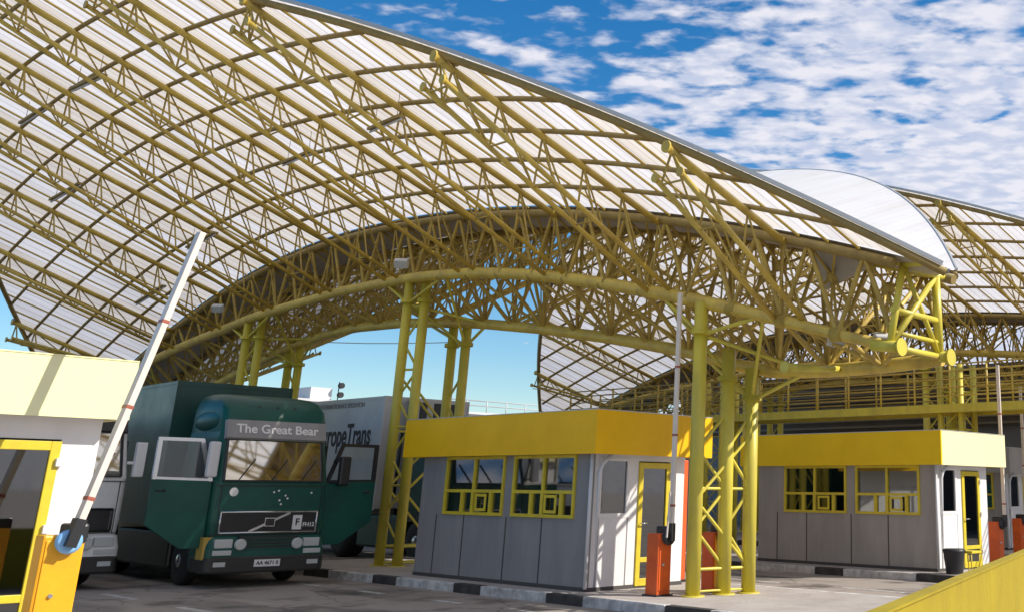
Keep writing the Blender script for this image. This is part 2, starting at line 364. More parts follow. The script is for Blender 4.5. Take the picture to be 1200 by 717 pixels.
# ---------------------------------------------------------------- canopy
def Az(Y): return 7.75-(.0104 if Y < 25 else .0145)*(Y-25)**2
SL = .35
HALF = 17.0
def Ex(Y, sgn=-1):
    if sgn < 0: t = min(1, abs(Y-25)/HALF); return 8.75*(1-t**1.75)
    t = min(1, abs(Y-25)/(16.0 if Y < 25 else HALF)); return 9.4*(1-t**2.2)
def interp(tab, y):
    if y <= tab[0][0]: return tab[0][1]
    for (a, b), (c, d) in zip(tab[:-1], tab[1:]):
        if y <= c: return b+(d-b)*(y-a)/(c-a)
    return tab[-1][1]
ZF = [(8.9, 3.76), (9.7, 3.95), (11.4, 4.43), (13.1, 4.88), (15.2, 5.37), (17.3, 5.80), (19.6, 6.14), (21.9, 6.32), (25.3, 6.36), (29.7, 6.17), (35, 5.62), (39, 5.0), (41.5, 4.4)]
ZR = [(8.9, 3.74), (10.6, 3.66), (12.7, 3.74), (14.6, 4.25), (16.7, 4.65), (18.9, 5.02), (21.4, 5.36), (24.2, 5.62), (27.3, 5.72), (30, 5.5), (33.4, 4.9), (36, 4.4), (41.5, 3.6)]
XF, XR, XT0, XT1 = 13.3, 14.5, 13.2, 15.0
Yks = [11.1+3*k for k in range(10)]

Ex_ = Ex
def build_canopy():
    root = thing('roof_canopy', (13.9, 25, 0), 'nearest butterfly canopy of yellow steel trusses under milky corrugated sheets', 'canopy', 'butterfly canopies over the checkpoint lanes')
    Y0, Y1 = 25-HALF+.05, 25+HALF-.3
    ys0 = [Y0+(Y1-Y0)*i/136 for i in range(137)]
    for sgn, X0, SL in ((-1, XT0, .35), (1, XT1, .38)):
        def Ex(Y): return Ex_(Y, sgn)
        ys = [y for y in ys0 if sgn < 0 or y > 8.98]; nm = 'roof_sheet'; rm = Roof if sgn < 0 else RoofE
        m = MB(); nx = 10; vs = []; fs = []
        for y in ys:
            e = Ex(y)+.05
            for i in range(nx+1):
                d = e*i/nx; vs.append((X0+sgn*d, y, Az(y)+SL*d+.09))
        for j in range(len(ys)-1):
            for i in range(nx):
                a = j*(nx+1)+i; fs.append((a, a+1, a+nx+2, a+nx+1))
        m.add(vs, fs, True); m.build(nm, rm, root)
        # rim beam with pale flashing
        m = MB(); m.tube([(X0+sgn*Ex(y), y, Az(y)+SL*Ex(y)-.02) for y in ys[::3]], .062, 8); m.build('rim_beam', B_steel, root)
        m = MB()
        for a, c in zip(ys[:-2:2], ys[2::2]):
            m.bar((X0+sgn*(Ex(a)+.07), a, Az(a)+SL*Ex(a)+.10), (X0+sgn*(Ex(c)+.07), c, Az(c)+SL*Ex(c)+.10), .03, .06)
        m.build('rim_flashing', G_pipe, root)
        # purlin arcs running with the lanes
        j = 1
        while .9*j < 9.3:
            d = .9*j
            yy = [y for y in ys if Ex(y) > d]
            if len(yy) > 3:
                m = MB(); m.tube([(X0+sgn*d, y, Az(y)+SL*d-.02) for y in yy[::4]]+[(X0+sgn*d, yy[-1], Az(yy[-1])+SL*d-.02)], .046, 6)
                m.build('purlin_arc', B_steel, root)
            j += 1
        # thin rafters running across the lanes
        k = 0; y = 9.6
        while y < 40.4:
            e = Ex(y)
            if e > .8 and .04 < ((y-11.1)/3) % 1 < .96:
                m = MB(); m.tube([(X0, y, Az(y)+.03), (X0+sgn*e, y, Az(y)+SL*e+.03)], .022, 6, False); m.build('rafter', Y_steel, root)
            y += .6
        # wing trusses: one pipe on top, two below, V struts at every arc
        for y in Yks:
            if Ex(y) < .5: continue
            e = Ex(y); ze = Az(y)+SL*e-.14; xe = X0+sgn*e
            xb = XF if sgn < 0 else XR; zb = interp(ZF if sgn < 0 else ZR, y)
            def top(d): return V((X0+sgn*d, y, Az(y)+SL*d-.12))
            def bot(d, s):
                t = (e-d)/(e if e > 0 else 1)
                return V((xe+(xb-xe)*t, y+(.2 if s > 0 else -.32), (ze-.46)+(zb-ze+.46)*t))
            m = MB(); m.tube([top(e+.12), top(0)], .062, 10)
            for s in (-1, 1): m.tube([bot(e+.12, s), bot(0, s)], .044, 8)
            # end plates
            for s in (-1, 1):
                p = bot(e+.12, s); m.lathe(p, (1, 0, 0), [(-.015, .075), (.015, .075)], 12)
            p = top(e+.12); m.lathe(p, (1, 0, 0), [(-.015, .095), (.015, .095)], 12)
            t = m; wt = m.build('wing_truss', Y_steel, root)
            m = MB(); nodes = [e]+[.9*j for j in range(int(e/.9), -1, -1)]
            for a in nodes:
                T = top(a)
                for s in (-1, 1): m.tube([T, bot(a, s)], .020, 5, False)
                m.tube([bot(a, -1), bot(a, 1)], .018, 5, False)
            for a, c in zip(nodes[:-1], nodes[1:]):
                m.tube([top(a), bot(c, 1)], .018, 5, False)
            # knee struts from the lower chord up to the arcs
            for a in nodes[1:-1]:
                for dy, s in ((1.05, 1),):
                    m.tube([bot(a, s), V((X0+sgn*a, y+dy, Az(y+dy)+SL*a-.03))], .016, 5, False)
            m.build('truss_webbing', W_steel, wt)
    # roof valley over the main truss
    m = MB(); vs = []; fs = []
    for y in ys0:
        q = min(1, max(.02, (y-8.0)/1.2)); vs += [(XT0, y, Az(y)+.07), (XT0+.55*q, y, Az(y)-.12*q), (XT0+1.25*q, y, Az(y)-.12*q), (XT0+1.8*q, y, Az(y)+.07)]
    for j in range(len(ys0)-1):
        for i in range(3): a = j*4+i; fs.append((a, a+1, a+5, a+4))
    m.add(vs, fs, True); m.build('valley_gutter', Gutter, root)
    # main truss
    yy = [9.0+i*1.1 for i in range(31)]; yy = [y for y in yy if y < 41.3]
    def FC(y): return V((XF, y, interp(ZF, y)))
    def RC(y): return V((XR, y, interp(ZR, y)))
    def TF(y): return V((XT0+.05, y, Az(y)-.06))
    def TR(y): return V((XT1-.05, y, Az(y)-.06))
    mt = MB(); mt.tube([FC(y) for y in yy], [.085 if y < 10.5 else min(.12, .085+(y-10.5)*.015) for y in yy], 12)
    mo = mt.build('main_chord', Y_steel, root)
    mt = MB(); mt.tube([RC(y) for y in yy], .115, 12); mt.build('main_chord', Y_steel, root)
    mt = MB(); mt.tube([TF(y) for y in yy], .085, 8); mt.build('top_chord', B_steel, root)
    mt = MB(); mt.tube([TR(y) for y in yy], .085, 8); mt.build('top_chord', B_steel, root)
    mw = MB()
    for i, (a, c) in enumerate(zip(yy[:-1], yy[1:])):
        h = (a+c)/2
        mid = V(((XF+XR)/2, h, (interp(ZF, h)+Az(h))/2+.2))
        mw.tube([FC(a), TF(h)], .042, 6, False); mw.tube([TF(h), FC(c)], .042, 6, False)
        mw.tube([RC(a), TR(h)], .040, 6, False); mw.tube([TR(h), RC(c)], .040, 6, False)
        mw.tube([FC(a), RC(a)], .045, 6, False); mw.tube([RC(a), FC(c)] if i % 2 else [FC(a), RC(c)], .035, 6, False)
        mw.tube([TF(h), TR(h)], .04, 6, False)
        for q in (FC(a), RC(a), FC(c), RC(c), TF(h), TR(h)): mw.tube([q, mid], .026, 5, False)
        mw.lathe(mid, (0, 0, 1), [(-.10, .04), (-.05, .10), (.05, .10), (.10, .04)], 8)
        mw.lathe(FC(a), (0, 1, 0), [(-.10, .118), (.10, .118)], 12)
        # inner pyramid bracing between the chords
        mw.tube([mid, TF(a) if i else TF(h)], .024, 5, False); mw.tube([mid, TR(c)], .024, 5, False)
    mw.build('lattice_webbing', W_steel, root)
    m = MB(); m.add([(13.55, 10.9, 5.66), (13.72, 9.7, 5.30), (13.72, 9.7, 5.14), (14.12, 10.9, 4.96), (13.50, 10.95, 5.66), (13.67, 9.75, 5.30), (13.67, 9.75, 5.14), (14.07, 10.95, 4.96)],
        [(0, 3, 2, 1), (4, 5, 6, 7), (0, 1, 5, 4), (1, 2, 6, 5), (2, 3, 7, 6), (3, 0, 4, 7)]); m.build('soffit_panel', Gutter, root)
    # near end frame of the truss with capped pipe ends
    me = MB()
    a = V((13.1, 9, 3.78)); b = V((14.45, 9, 3.76)); c = V((13.5, 9, 5.05)); d = V((14.4, 9, 5.0))
    for p, q, r in ((a, b, .05), (a, c, .055), (b, d, .07), (c, d, .06), (a, d, .05), (b, c, .04), (a+V((.08, 0, .55)), b+V((0, 0, .55)), .05), (a+V((0.08, .0, .22)), b+V((0, 0, .22)), .035)):
        me.tube([p, q], r, 8)
    for p in (a, b): me.tube([p+V((0, -.18, -.02)), p+V((0, .3, .04))], .085, 16); me.lathe(p+V((0, -.20, -.02)), (0, 1, 0), [(-.012, .13), (.012, .13)], 18)
    for p in (c, d): me.tube([p, p+V((0, 1.2, .35))], .05, 8)
    me.tube([c, (XT0, 8.3, 4.95)], .05, 8); me.tube([d, (XT1, 9.2, 5.1)], .05, 8)
    me.build('end_frame', Y_column, root)
    me = MB(); me.tube([(13.2, 11.05, 3.62), (14.5, 10.9, 3.68)], .06, 12); me.lathe((13.18, 11.05, 3.62), (1, 0, 0), [(-.015, .09), (.015, .09)], 16); me.build('cross_pipe', Y_column, root)
    # lattice columns
    def column(legs, tops, flange=True):
        b = MB()
        cl = None
        for i, ((x, y), zt) in enumerate(zip(legs, tops)):
            m = MB(); m.tube([(x, y, .14), (x, y, zt)], .118 if len(legs) == 3 else .108, 18)
            m.lathe((x, y, .14), (0, 0, 1), [(0, .19), (.03, .19)], 18)
            m.lathe((x, y, zt-.5), (0, 0, 1), [(-.04, .17), (.04, .17)], 18)
            if cl is None: cl = m.build('lattice_column', Y_column, root)
            else: m.build('column_pipe', Y_column, cl)
        m = MB(); n = len(legs)
        pairs = [(0, 1), (0, 2), (1, 2)] if n == 3 else [(0, 1), (2, 3), (0, 2), (1, 3)]
        for a, c in pairs:
            zmax = min(tops[a], tops[c])-.55; z = .55; k = 0
            A = legs[a]; Cc = legs[c]; wdt = math.dist(A, Cc); st = max(.62, wdt*.95)
            while z+st < zmax:
                p0 = (A[0], A[1], z) if k % 2 else (Cc[0], Cc[1], z); p1 = (Cc[0], Cc[1], z+st) if k % 2 else (A[0], A[1], z+st)
                m.tube([p0, p1], .028, 6, False)
                if k % 2 == 0: m.tube([(A[0], A[1], z), (Cc[0], Cc[1], z)], .028, 6, False)
                z += st; k += 1
            m.tube([(A[0], A[1], .22), ((A[0]+Cc[0])/2, (A[1]+Cc[1])/2, .22), (Cc[0], Cc[1], .22)], .02, 6, False)
        # fan of struts at the head
        hx = sum(p[0] for p in legs)/n; hy = sum(p[1] for p in legs)/n; hz = min(tops)-.1
        for q in (FC(hy-1.25), FC(hy+1.25), RC(hy-1.25), RC(hy+1.25)):
            for i in (0, n-1): m.tube([(legs[i][0], legs[i][1], tops[i]-.55), q], .035, 6, False)
        m.build('bracing', Y_column, cl)
    column([(13.22, 12.95), (13.86, 12.88), (14.32, 12.75)], [interp(ZF, 12.9), interp(ZR, 12.9)+.3, interp(ZR, 12.9)])
    for yb in (22.2, 30.15):
        column([(13.34, yb+.24), (13.50, yb-.20), (14.60, yb+.24), (14.66, yb-.22)], [interp(ZF, yb)-.02]*2+[interp(ZR, yb)]*2)
    column([(13.34, 38.24), (13.50, 37.8), (14.60, 38.24), (14.66, 37.8)], [interp(ZF, 38)-.02]*2+[interp(ZR, 38)]*2)
    return root
can = build_canopy()
can2 = copy_tree(can); can2.location = (13.9+21.3, 25, 0); can2.scale = (1.25, 1.12, 1.05)
can2['label'] = 'far butterfly canopy standing behind the second kiosk, partly hidden by the nearest canopy'

# fluorescent tube lights hung under the sheets, floodlights on the truss
tubes = [((9.4, 17.72, 7.93), (9.02, 15.73, 7.72), 'long tube light below the sheets nearest the sky edge'),
         ((9.9, 22.1, 8.22), (9.72, 20.29, 8.14), 'long tube light below the canopy, left of the one nearest the sky edge'),
         ((6.54, 24.61, 9.48), (6.58, 23.22, 9.43), 'tube light below the canopy near the top left corner'),
         ((6.53, 27.66, 9.38), (6.56, 26.53, 9.44), 'tube light below the canopy at the left picture edge'),
         ((11.57, 33.62, 6.64), (11.65, 31.68, 7.05), 'tube light low under the canopy behind the raised white boom'),
         ((11.09, 29.45, 7.6), (11.08, 27.43, 7.81), 'tube light under the canopy above the tip of the raised white boom'),
         ((8.2, 30.63, 8.45), (8.3, 29.03, 8.63), 'tube light under the canopy above the left kiosk roof')]
for a, b, lb in tubes:
    a, b = V(a), V(b); b = a+(b-a).normalized()*1.6; mdl = (a+b)/2
    t = thing('tube_light', tuple(mdl), lb, 'light fitting', 'tube lights under the canopy')
    m = MB(); m.bar(a, b, .13, .05); m.build('housing', B_steel, t)
    m = MB(); m.tube([a+V((0, 0, -.05)), b+V((0, 0, -.05))], .02, 6); m.build('tube', WhiteB, t)
    m = MB()
    for q in (a.lerp(b, .15), a.lerp(b, .85)): m.tube([q, q+V((0, 0, .45))], .006, 4)
    m.build('hanger', B_steel, t)
def flood(p, d, lb):
    p, d = V(p), V(d).normalized()
    t = thing('floodlight', tuple(p), lb, 'floodlight', 'floodlights on the canopy truss')
    m = MB(); m.bar(p, p+d*.16, .30, .20); m.build('lamp_body', Pipe_m, t, bevel=.02)
    m = MB(); m.bar(p+d*.162, p+d*.17, .26, .16); m.build('lamp_lens', Lampw, t)
    m = MB(); m.tube([p+V((0, 0, .05)), p+V((0, 0, .30))], .02, 6); m.build('bracket', Y_steel, t)
flood((12.95, 22.2, 6.62), (-.6, -.6, -.5), 'floodlight on the truss above the left pipes of the double column')
flood((12.95, 31.5, 6.5), (-.6, -.6, -.5), 'floodlight on the truss at the far left, above the green trailer')
flood((14.0, 10.7, 4.15), (-.5, -.7, -.5), 'left floodlight of the pair at the near end of the truss')
flood((14.25, 9.95, 4.1), (-.5, -.7, -.5), 'right floodlight of the pair at the near end of the truss')
0 and flood((13.0, 25.6, 6.95), (-.6, -.5, -.6), 'floodlight on the truss between the two far columns')

# ---------------------------------------------------------------- kiosks
def window(parent, y0, y1, x, z0=1.28, z1=2.33):
    # window on the -X face
    f = MB(); T = .055
    def hb(a, b_, za, zb): f.box(x-.035, x+.03, a, b_, za, zb)
    hb(y0, y1, z0, z0+T); hb(y0, y1, z1-T, z1); hb(y0, y0+T, z0+T, z1-T); hb(y1-T, y1, z0+T, z1-T)
    ym = (y0+y1)/2; zm = z0+.40
    hb(y0+T, y1-T, zm, zm+T); hb(ym-T/2, ym+T/2, zm+T, z1-T)
    for q in (.2, .5, .68): hb(y0+(y1-y0)*q-.04, y0+(y1-y0)*q+.04, z0+T, zm)
    # small inner sliding frames
    for q in (.24,):
        a = y0+(y1-y0)*q+.03; b_ = a+.34
        f.box(x-.05, x-.036, a, b_, z0+T+.02, z0+T+.07); f.box(x-.05, x-.036, a, b_, zm-.07, zm-.02)
        f.box(x-.05, x-.036, a, a+.05, z0+T+.07, zm-.07); f.box(x-.05, x-.036, b_-.05, b_, z0+T+.07, zm-.07)
    w_ = f.build('window', Y_frame, parent)
    p = MB(); p.box(x+.005, x+.011, y0+.02, y1-.02, z0+.02, z1-.02); p.build('pane', Glass, w_)
def kiosk(dx, dy, label, wall=Grey_pan, fm=Fascia, endm=None, doorx=(13.58, 14.34), xr=14.72, fxr=15.12, panel=True, fz=(2.33, 3.05), dfill=None):
    X0, Y0_, X1, Y1_ = 12.52, 14.72, xr, 19.8
    t = thing('kiosk', (13.6, 17.2, 0.15), label, 'kiosk', 'passport control kiosks on the islands')
    z0 = .15; zt = fz[0]+.12
    # walls: -X side around two windows, made of grey sandwich panels
    m = MB()
    wy = [(15.12, 16.86), (17.12, 18.98)]
    m.box(X0, X0+.06, Y0_, Y1_, z0+.06, 1.28)
    m.box(X0, X0+.06, Y0_, Y1_, 2.33, zt)
    for a, b_ in ((Y0_, wy[0][0]), (wy[0][1], wy[1][0]), (wy[1][1], Y1_)): m.box(X0, X0+.06, a, b_, 1.28, 2.33)
    m.box(X0+.06, X1, Y1_-.06, Y1_, z0, zt)                       # far wall
    m.build('wall', wall, t)
    for y in (15.98, 17.0, 18.3, 19.2):
        m = MB(); m.box(X0-.008, X0+.002, y-.012, y+.012, z0+.06, 1.27); m.build('panel_seam', Inside, t)
    m = MB(); m.box(X0-.015, X1+.01, Y0_-.012, Y1_, z0-.005, z0+.06); m.build('plinth', Inside, t)
    for a, b_ in wy: window(t, a, b_, X0)
    # right wall (+X)
    m = MB(); m.box(X1-.06, X1, Y0_+.01, Y1_-.06, z0, zt); m.build('wall', White_pan, t)
    # -Y face
    y = Y0_
    m = MB(); m.box(X0+.06, X0+.16, y, y+.06, z0, zt); m.box(doorx[0]-.20, doorx[0], y, y+.06, z0, zt); m.box(doorx[1], X1-.06, y, y+.06, z0, zt)
    m.box(X0+.16, doorx[0]-.20, y, y+.06, 2.28, zt); m.box(doorx[0], doorx[1], y, y+.06, 2.24, zt)
    m.build('wall', White_pan, t)
    m = MB(); m.box(X0+.2, doorx[0]-.24, y-.01, y+.04, z0+.02, 1.30); m.build('white_panel', White_pan, t)
    f = MB(); a, b_ = X0+.16, doorx[0]-.20
    f.box(a, b_, y-.02, y+.05, 1.30, 1.37); f.box(a, b_, y-.02, y+.05, 2.23, 2.28); f.box(a, a+.05, y-.02, y+.05, 1.37, 2.23); f.box(b_-.08, b_, y-.02, y+.05, 1.37, 2.23)
    wf = f.build('window', White_pan if fm is not Fascia_sunlit else Y_frame, t); p = MB(); p.box(a+.04, b_-.06, y+.01, y+.016, 1.36, 2.24); p.build('pane', DGlass, wf)
    # door
    f = MB(); a, b_ = doorx; zb = z0+.03; zd = 2.22; q = .10
    f.box(a, a+q, y-.03, y+.03, zb, zd); f.box(b_-q, b_, y-.03, y+.03, zb, zd); f.box(a+q, b_-q, y-.03, y+.03, zd-q, zd)
    f.box(a+q, b_-q, y-.03, y+.03, zb, zb+.12); f.box(a+q, b_-q, y-.03, y+.03, .56, .64)
    d = f.build('door', Y_frame, t, bevel=.006)
    p = MB(); p.box(a+q, b_-q, y-.004, y+.004, .64, zd-q); p.build('pane', DGlass, d)
    p = MB(); p.box(a+q, b_-q, y-.004, y+.004, zb+.12, .56); p.build('pane', DGlass, d)
    h = MB(); h.tube([(a+.05, y-.05, 1.2), (a+.05, y-.09, 1.2), (a+.17, y-.09, 1.2)], .012, 6)
    h.build('handle', Chrome, d)
    for zz_ in (.45, 1.25, 1.95): h = MB(); h.box(b_-.035, b_+.045, y-.07, y-.02, zz_, zz_+.09); h.build('hinge', White_pan, d, bevel=.006)
    # fascia roof
    m = MB(); FX0, FX1, FY0, FY1 = 12.30, fxr, 14.42, 20.25
    m.box(FX0, FX0+.05, FY0, FY1, *fz); m.box(FX0+.05, FX1, FY1-.05, FY1, *fz); m.box(FX1-.05, FX1, FY0+.05, FY1-.05, *fz)
    if endm is None: m.box(FX0+.05, FX1, FY0, FY0+.05, *fz)
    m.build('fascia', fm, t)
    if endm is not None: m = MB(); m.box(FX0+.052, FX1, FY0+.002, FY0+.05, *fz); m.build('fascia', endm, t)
    m = MB(); m.box(FX0+.05, FX1-.05, FY0+.05, FY1-.05, fz[0]+.02, fz[0]+.14); m.build('roof', Bwhite, t)
    m = MB(); m.box(FX0+.001, FX0+.004, FY0+.001, FY1, fz[1], fz[1]+.012); m.box(FX0+.002, FX1, FY0-.006, FY0+.06, fz[1], fz[1]+.014); m.box(FX0-.006, FX0+.06, FY0+.06, FY1, fz[1], fz[1]+.014); m.build('roof_edge', G_pipe if fm is not Fascia_sunlit else Fascia_sunlit, t)
    # drain pipes at the corner
    m = MB(); m.tube([(12.85, 14.6, 2.34), (12.66, 14.62, 2.18), (12.60, 14.62, 2.05), (12.60, 14.62, .2)], .035, 10); m.build('drainpipe', Pipe_m, t)
    m = MB(); m.tube([(12.45, 14.66, 2.34), (12.45, 14.66, .2)], .03, 10); m.build('drainpipe', Pipe_m, t)
    # floor, desk and shelf inside
    m = MB(); m.box(X0+.06, X1-.06, Y0_+.06, Y1_-.06, z0, z0+.03); m.build('floor', Inside, t)
    m = MB(); m.box(X0+.1, X0+.7, 15.2, 19.2, .98, 1.02); m.box(X0+.62, X0+.68, 15.2, 15.26, z0, .98); m.box(X0+.62, X0+.68, 19.1, 19.16, z0, .98); m.build('desk', Bwhite, t)
    for yy_ in (15.7, 17.7, 18.5):
        m = MB(); m.box(X0+.35, X0+.40, yy_, yy_+.5, 1.14, 1.48); m.box(X0+.36, X0+.42, yy_+.22, yy_+.28, 1.03, 1.14); m.build('monitor', Black, t)
    m = MB(); m.box(X1-.5, X1-.1, 15.4, 17.2, z0, 1.9); m.build('cabinet', Hall, t)
    t.location = (13.6+dx, 17.2+dy, .15)
    return t
kiosk(0, 0, 'dark grey kiosk with amber yellow roof band between the two lattice columns')
kiosk(8.37, -1.5, 'warm grey kiosk with pale sunlit yellow end fascia, right of the three pipe column', wall=Grey_pan2, fm=Fascia2, endm=Fascia_sunlit)  # end fascia has sunlight painted in, paler than its side bands
kiosk(-10.08, -.55, 'kiosk at the left picture edge with pale lit fascia and yellow door', wall=White_pan, fm=Fascia_sunlit, endm=Fascia_sunlit, doorx=(13.55, 14.46), xr=14.84, fxr=15.0, fz=(2.47, 3.12))
kiosk(17.6, 1.9, 'farthest kiosk with grey roof band at the right picture edge', wall=Grey_pan2, fm=Grey_pan2, endm=Grey_pan2)

# ---------------------------------------------------------------- barrier gates
def barrier(x, y, label, m1, m2, h=.94, tilt=0, length=3.9, wx=.30, wy=.27, base=.15, dial=True, thick=.045, double=False):
    t = thing('barrier_gate', (x, y, base), label, 'barrier gate', 'boom barriers beside the kiosks')
    m = MB(); m.box(x-wx/2, x+wx/2, y-wy/2, y+wy/2, base, base+h); m.build('cabinet', m1, t, bevel=.02)
    m = MB(); m.box(x-wx/2+.03, x+wx/2-.03, y-wy/2-.012, y-wy/2, base+.08, base+h-.05); m.build('cabinet_door', m2, t, bevel=.005)
    m = MB(); m.box(x-wx/2-.03, x+wx/2+.03, y-wy/2-.03, y+wy/2+.03, base-.01, base+.025); m.build('foot_plate', Black, t)
    m = MB(); m.lathe((x-.04, y-wy/2-.015, base+h*.5), (0, -1, 0), [(0, .02), (.02, .02)], 10); m.build('lock', Chrome, t)
    pz = base+h-.06; py_ = y-wy/2-.06; pxx = x+.02
    m = MB(); m.lathe((pxx, py_+.05, pz), (0, -1, 0), [(0, .11), (.07, .12), (.09, .09)], 18); m.build('hub', BlueD if dial else Black, t)
    m = MB(); m.box(pxx-.02, pxx+.18, py_+.03, y+.1, pz-.02, pz+.17); m.build('motor_head', Black, t, bevel=.03)
    d = V((math.sin(tilt), 0, math.cos(tilt)))
    p0 = V((pxx, py_-.05, pz)); p1 = p0+d*length
    m = MB(); m.bar(p0, p1, thick, thick*1.9, up=(0, 1, 0)); 
    if double: m.bar(p0+V((-.1, 0, 0)), p0+V((-.06, 0, 0))+d*.7, .02, .03, up=(0, 1, 0))
    arm = m.build('boom', ArmW, t, bevel=.006)
    for k in (.12, .40, .68): m = MB(); m.bar(p0+d*length*k, p0+d*(length*k+.035), thick+.006, thick*1.9+.006, up=(0, 1, 0)); m.build('red_band', Red, arm)
    m = MB(); m.bar(p0-d*.05, p0+d*.22, thick+.03, thick*1.9+.02, up=(0, 1, 0)); m.build('clamp', Black, arm)
    return t
barrier(4.18, 13.0, 'amber barrier gate with pale blue hub and long tilted white boom, beside the left kiosk', Amber, Amber, h=1.13, tilt=R(12.5), length=3.35, thick=.066, wx=.38, wy=.24)
barrier(12.93, 13.45, 'orange barrier gate with raised boom before the dark grey kiosk door', Orange, Orange, dial=False, length=3.95, double=True)
barrier(14.1, 13.35, 'orange and yellow barrier gate standing behind the three pipe column', Orange, Amber, dial=False, length=1.05)
barrier(24.25, 13.7, 'orange barrier gate with raised boom right of the warm grey kiosk', Orange, Orange, dial=False, length=3.75, h=.95)
barrier(28.2, 15.2, 'farthest orange barrier gate at the right picture edge', Orange, Orange, dial=False, length=3.6)
# red pillar beside the first kiosk
t = thing('red_pillar', (15.0, 15.2, .15), 'narrow orange red pillar between the dark grey kiosk and the three pipe column', 'pillar')
m = MB(); m.box(14.98, 15.2, 15.1, 15.4, .15, 2.3); m.build('shaft', Orange, t, bevel=.01)
m = MB(); m.box(14.94, 15.24, 15.06, 15.44, .14, .19); m.build('foot', Black, t)
# slim pole behind the dark grey kiosk
t = thing('pole', (15.9, 16.2, 0), 'slim grey pole rising behind the dark grey kiosk roof, left of the three pipe column', 'pole')
m = MB(); m.tube([(15.9, 16.2, 0), (15.9, 16.2, 4.45)], [.035, .025], 8); m.build('shaft', Pipe_m, t)
m = MB(); m.lathe((15.9, 16.2, 0), (0, 0, 1), [(0, .1), (.03, .1)], 12); m.build('base_plate', Pipe_m, t)

# ---------------------------------------------------------------- trucks
def rrect(x, y0, y1, z, r=.14, n=4, yc=None):
    pts = []
    cs = [(x-r, y0+r, -math.pi/2), (x-r, y1-r, 0), (-x+r, y1-r, math.pi/2), (-x+r, y0+r, math.pi)]
    for cx, cy, a0 in cs:
        for i in range(n+1):
            a = a0+math.pi/2*i/n; pts.append(V((cx+r*math.cos(a), cy+r*math.sin(a), z)))
    return pts
def wheel(parent, x, y, r=.50, wdt=.30, rim=Chrome):
    s = 1 if x > 0 else -1
    m = MB(); m.lathe((x-s*wdt, y, r), (s, 0, 0), [(0, r*.6), (.03, r*.94), (.07, r), (wdt-.07, r), (wdt-.02, r*.93), (wdt, r*.60)], 32); w_ = m.build('wheel', Dark, parent)
    m = MB(); m.lathe((x-s*.10, y, r), (s, 0, 0), [(0, r*.58), (.09, r*.56), (.04, r*.34), (.12, r*.24), (.12, r*.08)], 24); m.build('rim', rim, w_)
